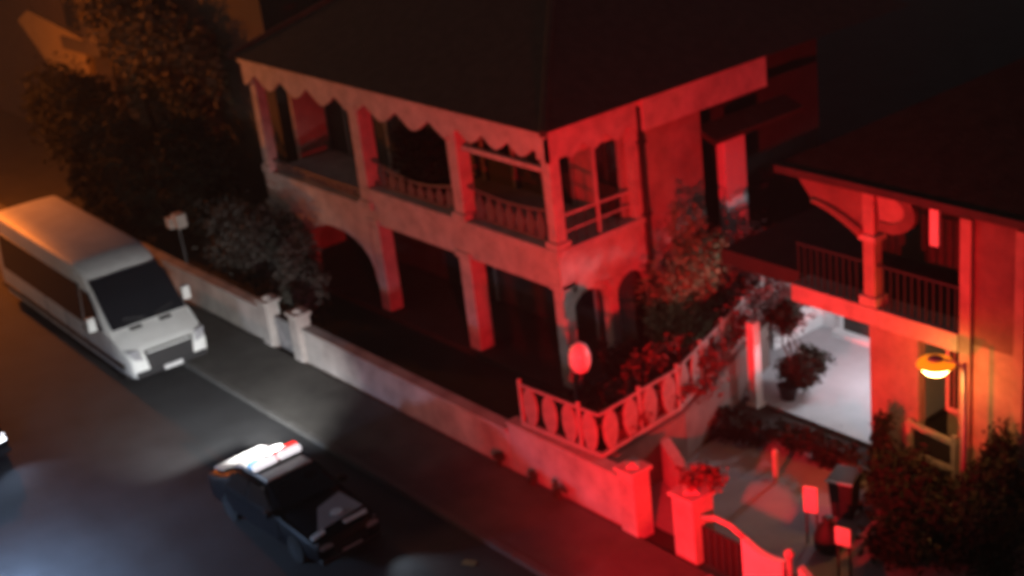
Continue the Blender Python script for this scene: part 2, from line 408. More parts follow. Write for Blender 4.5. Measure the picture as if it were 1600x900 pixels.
# arch spandrels either side of the column
a = [(-19.94, YH-.05, 6.55), (-22.0, YH-.05, 6.75), (-21.7, YH-.05, 6.3)]
for k in range(8):
    t = k/7; a.append((-21.4+1.45*t, YH-.05, 5.95-.75*t**2.2))
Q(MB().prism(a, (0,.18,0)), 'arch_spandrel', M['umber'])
sw = MB()
pts = [(-21.35+1.42*k/8, YH-.1, 5.95-.5*(k/8)**1.6) for k in range(9)]
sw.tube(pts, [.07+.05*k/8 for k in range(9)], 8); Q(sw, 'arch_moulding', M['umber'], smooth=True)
ring = MB(); inner = MB(); n = 14; po = []; pi_ = []
for k in range(n+1):
    t = math.pi/2-math.pi*k/n*.92; po.append((-19.3+.78*math.cos(t), 6.12+.55*math.sin(t))); pi_.append((-19.3+.5*math.cos(t), 6.14+.33*math.sin(t)))
poly = [(-19.58, po[0][1])]+po+[(-19.5, po[-1][1])]+[(-19.5, pi_[-1][1])]+pi_[::-1]+[(-19.58, pi_[0][1])]
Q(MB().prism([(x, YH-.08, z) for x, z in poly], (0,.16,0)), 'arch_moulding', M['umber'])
Q(MB().prism([(x, YH-.02, z) for x, z in [(-19.58, pi_[0][1])]+pi_+[(-19.5, pi_[-1][1])]], (0,.06,0)), 'arch_panel', M['pinkwall'])
Q(MB().box(-18.12, -17.9, YH-.1, YH-.02, 5.58, 6.75).tube([(-18.01,YH-.06,6.7),(-18.01,YH-.06,6.78)], .11, 10), 'hanging_blind', M['white'])
br = Q(MB().bar((-21.9,YH-.05,4.75), (-19.95,YH-.05,4.75), .06), 'balcony_railing', M['iron'])
Q(MB().bar((-19.55,YH-.05,4.75), (-17.4,YH-.05,4.75), .06), 'top_rail', M['iron'], br)
for k in range(24):
    x = -21.85+k*.19
    if -20.02 < x < -19.5: continue
    Q(MB().bar((x,YH-.05,3.72), (x,YH-.05,4.75), .035), 'baluster', M['iron'], br)
# roof
r2 = MB(); a0, a1, b0, b1, zz = -22.1, -6, YH-.45, 42, 6.77
r2.v = [(a0,b0,zz),(a1,b0,zz),(a1,b1,zz),(a0,b1,zz),(a0+6,b0+7,zz+3.2),(a1-1,b0+7,zz+3.2),(a1-1,b1-6,zz+3.2),(a0+6,b1-6,zz+3.2)]
r2.f = [(0,1,5,4),(1,2,6,5),(2,3,7,6),(3,0,4,7),(4,5,6,7),(3,2,1,0)]
q2 = Q(r2, 'roof', M['roofdk'])
Q(MB().box(a0, a1, b0-.05, b0-.002, 6.6, 6.78), 'eave_board', M['dkwall'])
# porch: window, handrail of the steps
wn = Q(MB().box(-18.4, -17.45, YH+1.04, YH+1.098, 1.1, 2.6), 'window', M['pane'])
Q(MB().box(-18.48, -18.4, YH+1.0, YH+1.09, 1.0, 2.7).box(-17.45, -17.37, YH+1.0, YH+1.09, 1.0, 2.7).box(-18.4, -17.45, YH+1.0, YH+1.09, 2.6, 2.7).box(-18.4, -17.45, YH+1.0, YH+1.09, 1.0, 1.1), 'frame', M['white'], wn)
for k in range(4): Q(MB().bar((-18.25+k*.22,YH+1.0,1.1), (-18.25+k*.22,YH+1.0,2.6), .04), 'window_bar', M['rail'], wn)
pr = Q(MB().bar((-18.7,YH-.15,1.1), (-17.35,YH-.15,.98), .11), 'porch_railing', M['trim'])
Q(MB().bar((-18.6,YH-.15,.38), (-17.35,YH-.15,.30), .11), 'bottom_rail', M['trim'], pr)
Q(MB().box(-18.5, -17.5, YH-.16, YH-.13, .42, .98), 'infill_panel', M['dkdoor'], pr)
for x in (-18.62, -17.42): Q(MB().box(x-.06, x+.06, YH-.21, YH-.09, 0, 1.18), 'newel', M['trim'], pr)

# ------------------------------------------------------------------ carport gate post, street lamp, globe lamp, posts
t = thing('carport_post', 'slim white post at the left side of the lit carport', 'post', (-23.3, 24.6, 0))
MB().box(-.12, .12, -.12, .12, .1, 2.35).build('shaft', M['white'], t, bevel=.01)
MB().box(-.18, .18, -.18, .18, 0, .1).build('base_plate', M['white'], t)

def street_lamp(loc, label, rz=0, h=3.75, reach=.55, power=700, cone=0):
    t = thing('street_lamp', label, 'street lamp', loc, rz, 'sodium street lamps')
    MB().tube([(0,0,.1),(0,0,1.2),(0,0,h)], [.085,.075,.05], 10).build('pole', M['galv'], t, smooth=True)
    MB().lathe((0,0,0), [(.17,0),(.17,.12),(.11,.3),(.09,.34)], 12).build('base', M['galv'], t)
    MB().tube([(0,0,h-.15),(-reach*.3,-.02,h+.02),(-reach*.7,-.03,h+.03)], .035, 8).build('arm', M['galv'], t, smooth=True)
    hd = MB().lathe((-reach,-.03,h-.06), [(.04,.15),(.10,.14),(.15,.12),(.18,.085)], 16).build('lamp_head', M['galv'], t, smooth=True)
    MB().lathe((-reach,-.03,h-.06), [(.16,.09),(.36,.03),(.40,-.04),(.33,-.06)], 20).build('halo_skirt', M['e_amber'], hd, smooth=True)  # added skirt, emits orange as the painted halo of the lens
    MB().lathe((-reach,-.03,h-.06), [(.31,-.062),(.30,-.13),(.22,-.22),(.07,-.27)], 18).build('lens', M['e_sod'], hd, smooth=True)
    lamp('sodium_light', 'SPOT' if cone else 'POINT', (-reach,-.03,h-.45), power, (1,.20,.012), .1, rot=(0,0,0), size=cone, blend=.4, parent=t)
    return t
street_lamp((-16.55, 23.75, 0), 'lit orange street lamp on a thin pole before the porch', rz=R(20), h=3.6, reach=.6, power=62)
street_lamp((-57.0, 17.2, .11), 'tall orange street lamp up the road past the vans', rz=R(90), h=6.6, reach=2.4, power=5000, cone=0)

t = thing('globe_lamp', 'egg shaped garden lamp globe glowing red on a curved bracket post', 'lamp', (-24.75, 19.95, .03))
MB().tube([(0,0,0),(0,0,1.2),(0,0,2.2)], [.06,.045,.04], 8).build('post', M['iron'], t, smooth=True)
MB().lathe((.2,.05,2.35), [(.04,-.02),(.2,.08),(.27,.28),(.27,.5),(.2,.7),(.06,.8)], 16).build('globe', M['globe'], t, smooth=True)
MB().tube([(0,0,2.15),(.1,.03,2.2),(.2,.05,2.34)], .035, 8).build('bracket', M['iron'], t)
MB().box(-.1,.02,-.05,.07,2.48,2.6).build('spot_fitting', M['white'], t)

t = thing('meter_pole', 'thin pole with two pale boxes on top behind the van', 'utility pole', (-42.7, 18.75, .03))
MB().tube([(0,0,0),(0,0,1.5),(-.05,0,2.75)], [.055,.05,.05], 8).build('pole', M['iron'], t)
MB().box(-.05,.4,-.2,.14,2.5,2.95).build('meter_box', M['cream'], t, bevel=.03)
MB().box(-.45,-.1,-.24,.05,2.4,2.75).build('meter_box', M['cream'], t, bevel=.03)

# ------------------------------------------------------------------ garden walls, gates, fence
def wall_run(label, x0, x1, h, y=18.55):
    t = thing('garden_wall', label, 'wall', (x0, y, 0))
    MB().box(0, x1-x0, -.13, .13, -.02, h).build('panel', M['render'], t, bevel=.012)
    n = max(1, int((x1-x0)/1.25)); w = (x1-x0)/n; first = None
    for k in range(n):
        if first is None: first = MB().box(.008, w-.008, -.19, .19, h+.002, h+.09).build('coping_stone', M['render'], t, bevel=.015)
        else: c = first.copy(); COL.objects.link(c); c.parent = t; c.location.x = k*w
    return t
wall_run('grey garden wall left of the pale gate, behind the van', -46, -37.25, 1.12)
wall_run('long grey garden wall right of the pale gate', -35.0, -25.62, 1.08)
wall_run('taller short wall run glowing bright red under the oval fence', -25.6, -21.58, 1.32)
def pier(x, y, h, w, label, m=M['render']):
    t = thing('gate_pier', label, 'gate pier', (x, y, 0))
    MB().box(-w/2, w/2, -w/2, w/2, -.02, h).build('shaft', m, t, bevel=.015)
    MB().box(-w/2-.06, w/2+.06, -w/2-.06, w/2+.06, h+.002, h+.1).build('cap', m, t, bevel=.02)
    MB().lathe((0,0,h+.1), [(w*.42,0),(w*.3,.06),(w*.1,.1)], 4).build('cap_top', m, t)
pier(-37.0, 18.5, 1.45, .46, 'pale gate pier on the left of the grey gate')
pier(-35.25, 18.5, 1.5, .46, 'pale gate pier on the right of the grey gate')
pier(-21.3, 18.52, 1.62, .5, 'bright red lit pier ending the long wall under the oval fence')
pier(-19.75, 18.75, 1.5, .62, 'red lit pier across the gap with a plant on top')
g = thing('entrance_gate', 'low grey sheet gate between two pale piers', 'gate', (-36.1, 18.5, 0))
for s in (-1, 1):
    lf = MB().box(min(s*.01, s*.6), max(s*.01, s*.6), -.03, .03, .1, 1.0).build('gate_leaf', M['galv'], g, bevel=.01)
    MB().bar((s*.02,0,1.03), (s*.6,0,1.03), .07).build('top_rail', M['galv'], lf)
    MB().bar((s*.05,-.05,.2), (s*.58,-.05,.9), .04).build('brace', M['galv'], lf)

# front wall of house two, right of its pier: curved wall panels and iron posts
t = thing('boundary_panel_wall', 'low white front wall panels glowing bright red at the bottom edge', 'wall', (-18.9, 18.5, 0))
def top(x0, x1, z0, z1, n=8, dip=.12): return [(x0+(x1-x0)*k/n, 0, z0+(z1-z0)*k/n-dip*math.sin(math.pi*k/n)) for k in range(n+1)]
MB().prism([(.75,0,0)]+top(.75, 1.85, 1.2, 1.12)+[(1.85,0,0)], (0,.16,0)).build('wall_panel', M['white'], t, bevel=.015)
MB().prism([(2.25,0,0)]+top(2.25, 3.9, 1.18, .75, dip=.2)+[(3.9,0,0)], (0,.16,0)).build('wall_panel', M['white'], t, bevel=.015)
MB().tube([(-.45,.1,1.18),(.0,.08,1.34),(.4,.08,1.33),(.76,.08,1.2)], .055, 8).build('arched_rail', M['trim'], t, smooth=True)
pp = MB().tube([(2.0,.05,0),(2.0,.05,1.25)], .06, 8).build('iron_post', M['trim'], t)
MB().lathe((2.0,.05,1.25), [(.05,0),(.11,.07),(.11,.14),(.03,.22)], 10).build('finial', M['trim'], pp, smooth=True)
MB().box(1.86,2.24,.06,.1,.1,.9).build('dark_infill', M['dkdoor'], t)
gl = MB().box(-.42,.72,.05,.1,.1,1.0).build('dark_gate', M['dkdoor'], t)
for k in range(6): MB().bar((-.35+k*.2,.02,.12), (-.35+k*.2,.02,1.0), .035).build('gate_bar', M['iron'], gl)

# fence of oval concrete panels on the wall corner, turning back between the houses
path = [(-25.1, 18.55), (-22.5, 18.7), (-22.75, 21.4), (-24.6, 26.4)]
t = thing('boundary_wall', 'low side wall between the two gardens under the oval fence', 'wall', (-22.75, 18.9, 0))
def seg_wall(mb, p, q, w, z0, z1, o):
    d = Vector((q[0]-p[0], q[1]-p[1], 0)); d.normalize(); nrm = Vector((-d.y, d.x, 0))*w/2
    c = [(p[0]-o[0]+nrm.x, p[1]-o[1]+nrm.y, z0), (q[0]-o[0]+nrm.x, q[1]-o[1]+nrm.y, z0), (q[0]-o[0]-nrm.x, q[1]-o[1]-nrm.y, z0), (p[0]-o[0]-nrm.x, p[1]-o[1]-nrm.y, z0)]
    return mb.prism(c, (0,0,z1-z0))
for k in (1, 2): seg_wall(MB(), path[k] if k > 1 else (-22.52,18.9), path[k+1], .24, 0, 1.32, (-22.75,18.9)).build('panel', M['umber'], t)
fz = 1.40
f = thing('oval_panel_fence', 'ornate fence of upright oval panels on the wall corner, lit deep red', 'fence', (-22.5, 18.7, fz))
FO = (-22.5, 18.7, fz)
oval = None
for k in range(3):
    p = Vector((*path[k], fz)); q = Vector((*path[k+1], fz)); d = q-p; L = d.length; ang = math.atan2(d.y, d.x)
    MB().bar(p+Vector((0,0,1.08)), q+Vector((0,0,1.08)), .06).build('top_rail', M['rail'], f, off=FO)
    MB().bar(p+Vector((0,0,.06)), q+Vector((0,0,.06)), .09).build('bottom_rail', M['rail'], f, off=FO)
    n = max(1, round(L/.66))
    for j in range(n):
        c = p.lerp(q, (j+.5)/n)
        if oval is None:
            b = MB(); pts = [(.24*math.sin(2*math.pi*i/16)*(1-.12*math.cos(2*math.pi*i/16)), -.03, .56-.5*math.cos(2*math.pi*i/16)) for i in range(16)]
            b.prism(pts, (0,.06,0)); oval = b.build('oval_panel', M['ovals'], f, bevel=.018); o = oval
        else:
            o = oval.copy(); COL.objects.link(o); o.parent = f
        o.location = c-Vector(FO); o.rotation_euler = (0, 0, ang)
    for j in range(0, n+1, 2 if k else 3):
        c = p.lerp(q, j/n)
        if k and j == 0: continue
        MB().box(c.x-.035, c.x+.035, c.y-.035, c.y+.035, fz, fz+1.22).build('post', M['rail'], f, off=FO)

# sloping coping from the side wall down to the planted pier
t = thing('kerb_wall', 'low sloping kerb wall running from the oval fence to the planted pier', 'wall', (-22.7, 20.7, 0))
b = MB(); b.loft([[(-.1+.1,-.1,0),(.1+.1,.1,0),(.2,.1,1.0),(0,-.1,1.0)], [(2.55,-1.35,0),(2.75,-1.2,0),(2.75,-1.2,.85),(2.55,-1.35,.85)]]); b.build('panel', M['render'], t, bevel=.01)

# ------------------------------------------------------------------ planting
plant('garden_bush', 'big dusty grey bush spilling over the wall behind the van', 'bush', (-41.3, 20.3, .03), [((0,0,1.4),(2.6,1.0,1.5)), ((1.4,.4,1.9),(1.5,.9,1.1))], M['leafgrey'], 5200, .2, 11, clumps=40, stem='stem', crown='foliage')
plant('garden_bush', 'grey green bush just behind the pale gate', 'bush', (-37.3, 20.0, .03), [((-.3,.1,1.5),(1.7,.9,1.6))], M['leafgrey'], 4600, .18, 12, clumps=16, stem='stem', crown='foliage')
plant('garden_bush', 'pale olive bush against the red side wall beside the downpipe', 'bush', (-26.1, 25.3, .03), [((0,0,2.0),(1.0,1.45,2.3))], M['leafolive'], 9000, .16, 13, clumps=34, stem='stem', crown='foliage')
plant('bougainvillea', 'reddish bougainvillea heaped over the back end of the oval fence', 'bush', (-25.3, 27.4, .03), [((0,0,1.9),(1.2,1.9,1.5))], M['leafbract'], 4200, .2, 14, clumps=26, stem='stem', crown='foliage')
plant('bougainvillea', 'reddish bougainvillea leaning on the middle of the oval fence', 'bush', (-23.6, 22.0, .03), [((0,0,1.7),(.7,1.9,.95))], M['leafbract'], 4200, .18, 15, clumps=34, stem='stem', crown='foliage')
for i, (x, y, s, lab) in enumerate(((-24.0, 20.1, .75, 'dark red leafy shrub inside the corner of the oval fence'), (-25.0, 21.3, .9, 'dark shrub behind the egg shaped lamp'), (-26.2, 22.9, 1.0, 'dark shrub below the side veranda arches'))):
    plant('garden_shrub', lab, 'shrub', (x, y, .03), [((0,0,s),(s*1.05,s*.95,s*.9))], M['leafmid'] if i == 0 else M['leafdk'], 1800, .17, 20+i, stem='stem', crown='foliage', group='shrubs in the corner garden')
plant('fence_creeper', 'dark red creeper tangled through the side leg of the oval fence', 'creeper', (-23.0, 21.6, .03), [((.3,-1.9,1.75),(.22,.9,.5)), ((.1,-.4,1.85),(.25,.9,.55)), ((-.25,1.2,1.9),(.28,.9,.6)), ((-.75,2.7,2.0),(.3,1.0,.65)), ((-1.3,4.2,2.1),(.35,.9,.7))], M['leafbract'], 620, .15, 60, clumps=12, stem='stem', crown='foliage')
plant('pier_plant', 'trailing plant heaped on top of the red lit pier', 'plant', (-19.75, 18.95, 1.55), [((0,.1,.3),(.5,.5,.38))], M['leafbract'], 700, .14, 30, stem='stem', crown='foliage')
plant('low_hedge', 'low dark hedge across the drive before the carport', 'hedge', (-21.2, 23.4, .02), [((-1.3,-.25,.28),(1.0,.55,.36)), ((0,0,.3),(1.0,.5,.38)), ((1.2,.1,.32),(.9,.5,.42))], M['leafdk'], 1900, .15, 31, clumps=22, stem='stem', crown='foliage')
plant('garden_bush', 'large dark bush in front of the porch railing', 'bush', (-17.3, 22.9, .02), [((0,0,.75),(1.2,.8,.85)), ((.9,-1.2,.6),(1.2,1.0,.75))], M['leafdk'], 3600, .18, 32, clumps=26, stem='stem', crown='foliage')
plant('garden_bush', 'dark spreading bush at the right edge below the orange lamp', 'bush', (-14.9, 22.6, .02), [((0,0,.8),(1.4,1.4,.95)), ((-.6,.9,.9),(.7,.7,1.0))], M['leafdk'], 3600, .18, 33, clumps=26, stem='stem', crown='foliage')
plant('conifer', 'dark columnar shrub against the orange red wall', 'tree', (-15.95, 24.1, .02), [((0,0,1.25),(.38,.38,1.15))], M['leafdk'], 1700, .14, 34, trunk=(.5,.06))
plant('conifer', 'small dark pointed shrub on the left of the porch railing', 'tree', (-18.95, 24.1, .02), [((0,0,.85),(.4,.35,.8))], M['leafdk'], 1200, .14, 35, trunk=(.4,.05))
tt = plant('potted_tree', 'dark bulky potted tree with a low round crown at the carport entrance', 'potted tree', (-22.85, 25.3, .07), [((0,0,2.3),(.5,.5,.42)), ((.1,.35,.75),(.75,.6,.6))], M['leafdk'], 2600, .16, 36, trunk=(2.0,.04))
MB().lathe((0,0,0), [(.18,0),(.26,.36),(.29,.38),(.24,.36)], 14).build('pot', M['plastic'], tt, smooth=True)
plant('roadside_tree', 'tall tan lit tree top rising behind the black trees', 'tree', (-53.2, 23.2, 0), [((0,0,6.4),(3.0,1.2,2.4)), ((3.2,.2,5.4),(2.4,1.0,2.2)), ((-2.2,0,7.4),(1.6,1.0,1.6))], M['leaftan'], 5200, .3, 43, trunk=(4.0,.2), clumps=50)
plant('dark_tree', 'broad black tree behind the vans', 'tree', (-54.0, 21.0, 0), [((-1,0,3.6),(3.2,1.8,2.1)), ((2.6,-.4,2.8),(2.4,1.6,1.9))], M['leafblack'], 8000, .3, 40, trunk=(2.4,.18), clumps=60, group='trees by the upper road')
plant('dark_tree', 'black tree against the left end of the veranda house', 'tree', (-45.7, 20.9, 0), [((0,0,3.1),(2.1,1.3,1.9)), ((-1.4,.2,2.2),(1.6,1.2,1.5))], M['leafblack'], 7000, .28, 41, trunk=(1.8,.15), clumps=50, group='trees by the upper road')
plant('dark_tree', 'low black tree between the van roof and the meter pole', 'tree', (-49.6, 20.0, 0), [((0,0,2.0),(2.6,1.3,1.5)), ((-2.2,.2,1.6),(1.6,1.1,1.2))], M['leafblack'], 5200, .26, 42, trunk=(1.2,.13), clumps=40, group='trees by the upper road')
for i, (x, y, s) in enumerate(((-25.9,18.28,.22),(-24.6,18.24,.2),(-23.6,18.22,.26))):
    plant('weed_tuft', ('small dark weed tuft at the wall foot, left of three', 'middle weed tuft of three at the wall foot', 'largest weed tuft at the wall foot near the red pier')[i], 'weed', (x, y, .11), [((0,0,s*.8),(s,.1,s))], M['leafmid'], 160, .11, 50+i, stem='stem', crown='foliage', group='weeds at the wall foot')

# small things on the drive
t = thing('drive_stake', 'short pale stake standing on the drive', 'stake', (-20.45, 22.1, .012))
MB().box(-.05,.05,-.05,.05,0,.78).build('shaft', M['trim'], t, bevel=.01); MB().lathe((0,0,.78), [(.07,0),(.05,.05),(.01,.09)], 8).build('cap', M['trim'], t)
t = thing('wheelie_bin', 'dark wheelie bin with pale lid rim on the drive', 'bin', (-18.35, 22.0, .012), R(20))
bb = MB(); bb.loft([[(-.22,-.26,.06),(.22,-.26,.06),(.22,.26,.06),(-.22,.26,.06)],[(-.28,-.34,.98),(.28,-.34,.98),(.28,.34,.98),(-.28,.34,.98)]]); bb.build('body', M['plastic'], t, bevel=.03)
MB().box(-.3,.3,-.36,.36,.985,1.05).build('lid', M['plastic'], t, bevel=.03); MB().bar((-.31,-.38,1.02),(.31,-.38,1.02),.045).build('lid_rim', M['galv'], t)
for s in (-.25,.25): MB().tube([(s-.03,.3,.1),(s+.03,.3,.1)], .1, 12).build('wheel', M['rubber'], t)
for i, (x, y, w, h, yaw, lab) in enumerate(((-18.15, 20.65, .3, .62, 25, 'taller white marker board lit red on the drive'), (-16.85, 20.1, .34, .42, 15, 'smaller square white marker board lit red on the drive'))):
    t = thing('marker_board', lab, 'marker', (x, y, .012), R(yaw), 'marker boards on the drive')
    MB().box(-w/2,w/2,-.02,.02,.8,.8+h).build('board', M['white'], t, bevel=.01)
    for s in (-w/2+.04, w/2-.04): MB().box(s-.02,s+.02,.022,.06,0,.8+h*.8).build('leg', M['iron'], t)
t = thing('rubbish_sack', 'slumped dark rubbish sack between the two marker boards', 'sack', (-17.75, 20.7, .012))
MB().lathe((0,0,0), [(.2,0),(.3,.12),(.31,.34),(.22,.58),(.09,.7),(.13,.8)], 12).build('bag', M['plastic'], t, smooth=True); MB().lathe((0,0,.68), [(.095,0),(.1,.03),(.095,.06)], 10).build('tie', M['rubber'], t)
t = thing('edging_stone', 'flat pale edging stone beside the hedge by the carport', 'stone', (-19.4, 23.55, .02), R(-20))
MB().box(-.5,.5,-.16,.16,0,.2).build('slab', M['kerb'], t, bevel=.05)
sc_ = tag(MB().box(-.16,.16,-.1,.1,0,.012).build('paper_scrap', M['yellow']), 'small pale scrap of litter lying on the road near the bottom edge', 'litter'); sc_.location = (-23.25, 15.25, .003); sc_.rotation_euler = (0,0,.5)

# ------------------------------------------------------------------ vehicles (forward is local +x, nose at x = 0)
def ring(x, w, zl, zb, zt, wr):       # one cross-section of a body: sill, belt, roof
    half = [(w*.93, zl), (w, zl+(zb-zl)*.4), (w, zb), ((w+wr)/2+.02, (zb+zt)/2+.02), (wr, zt-.09), (wr-.14, zt-.01), (wr*.4, zt+.015)]
    return [(x, y, z) for y, z in half]+[(x, -y, z) for y, z in reversed(half)]
def wheels(t, xs, y, r, w=.22):
    first = None
    for x in xs:
        for s in (-1, 1):
            wh = MB().tube([(x, s*y-w/2, r), (x, s*y+w/2, r)], r, 20).build('wheel', M['rubber'], t, bevel=.03)
            MB().tube([(x, s*(y+.01)-w/2, r), (x, s*(y+.01)+w/2, r)], r*.62, 16).build('rim', M['plastic'], wh)
def make_van(L, label, loc, rz, group):
    t = thing('white_van', label, 'van', loc, rz, group)
    st = [(0,.92,.34,.62,.72,.84), (-.06,1.04,.30,.72,.98,.98), (-.25,1.10,.28,.85,1.12,1.02), (-.85,1.15,.28,1.2,1.32,1.06), (-1.0,1.15,.28,1.25,1.42,1.06),
          (-1.6,1.15,.28,1.28,1.98,1.03), (-2.2,1.15,.28,1.3,2.48,1.0), (-2.55,1.15,.28,1.3,2.68,1.0), (-3.2,1.15,.28,1.3,2.8,1.03), (-L+.15,1.15,.28,1.3,2.8,1.03), (-L,1.10,.3,1.28,2.72,.97)]
    b = MB(); b.loft([ring(*s) for s in st]); body = b.build('body', M['vanpaint'], t, smooth=True, bevel=.03)
    # windscreen lies on the slope between (-1.1, 1.46) and (-2.45, 2.42)
    w = MB(); rows = [(-.98,1.42,1.04),(-1.6,2.01,1.0),(-2.16,2.47,.96)]
    for k in range(2):
        (xa,za,ya),(xb,zb,yb) = rows[k], rows[k+1]
        w.loft([[(xa+.03,-ya,za),(xa+.055,0,za+.02),(xa+.03,ya,za),(xa-.05,0,za-.05)], [(xb+.03,-yb,zb),(xb+.055,0,zb+.02),(xb+.03,yb,zb),(xb-.05,0,zb-.05)]])
    ws = w.build('windscreen', M['pane'], t)
    for s in (-1, 1):
        MB().bar((-1.0,s*.15+.05,1.50), (-1.1,s*.70+.05,1.58), .035).build('wiper', M['plastic'], ws)
        # door and cabin windows
        MB().prism([(-1.35,s*1.12,1.32),(-2.55,s*1.12,1.32),(-2.55,s*1.06,2.2),(-2.05,s*1.06,2.2)], (0,s*.045,0)).build('side_window', M['pane'], t)
        MB().prism([(-2.72,s*1.12,1.22),(-L+.5,s*1.12,1.22),(-L+.5,s*1.05,2.3),(-2.72,s*1.05,2.3)], (0,s*.05,0)).build('side_glazing', M['pane'], t)
        for x in (-2.68, -4.05, -5.6): MB().bar((x,s*1.158,.45), (x,s*1.15,1.3), .02).build('door_seam', M['plastic'], t)
        MB().bar((-.3,s*1.165,.62), (-L+.1,s*1.165,.62), .05, .12).build('rub_strip', M['plastic'], t)
        hl = MB().prism([(-.02,s*.72,.78),(-.02,s*.96,.84),(-.16,s*1.08,1.08),(-.1,s*.78,1.06)], (.045,0,0)).build('headlight', M['lampglass'], t, bevel=.01)
        MB().lathe((-.04,s*.82,.93), [(.07,-.05),(.08,0),(.07,.05)], 10).build('reflector', M['galv'], hl)
        mr = MB().box(-1.62,-1.46,min(s*1.24,s*1.46),max(s*1.24,s*1.46),1.36,1.74).build('mirror', M['vanpaint'], t, bevel=.03)
        MB().bar((-1.5,s*1.12,1.42), (-1.54,s*1.28,1.46), .05).build('mirror_arm', M['plastic'], mr)
        MB().bar((-2.62,s*1.165,1.08), (-2.82,s*1.165,1.08), .03).build('door_handle', M['plastic'], t)
    MB().prism([(-.0,-.60,.46),(-.0,.60,.46),(-.04,.68,1.0),(-.04,-.68,1.0)], (.045,0,0)).build('grille', M['plastic'], t)
    MB().box(-.05,.035,-.60,.60,.93,.97).build('grille_bar', M['vanpaint'], t, bevel=.01)
    MB().box(-.1,.07,-.98,.98,.34,.5).build('bumper', M['plastic'], t, bevel=.04)
    MB().box(.055,.085,-.26,.26,.36,.48).build('number_plate', M['plate'], t)
    for y in (-.45, .38): MB().box(-1.0,-.78,y-.16,y+.16,1.335,1.385).build('bonnet_vent', M['plastic'], t)
    wheels(t, (-1.0, -L+1.5), .9, .36)
    t.scale = (1.12, 1.12, 1.12)
    return t
van0 = make_van(9.4, 'white high roofed van with dark windows parked by the garden wall', (-37.5, 15.4, 0), R(-2), 'white vans')

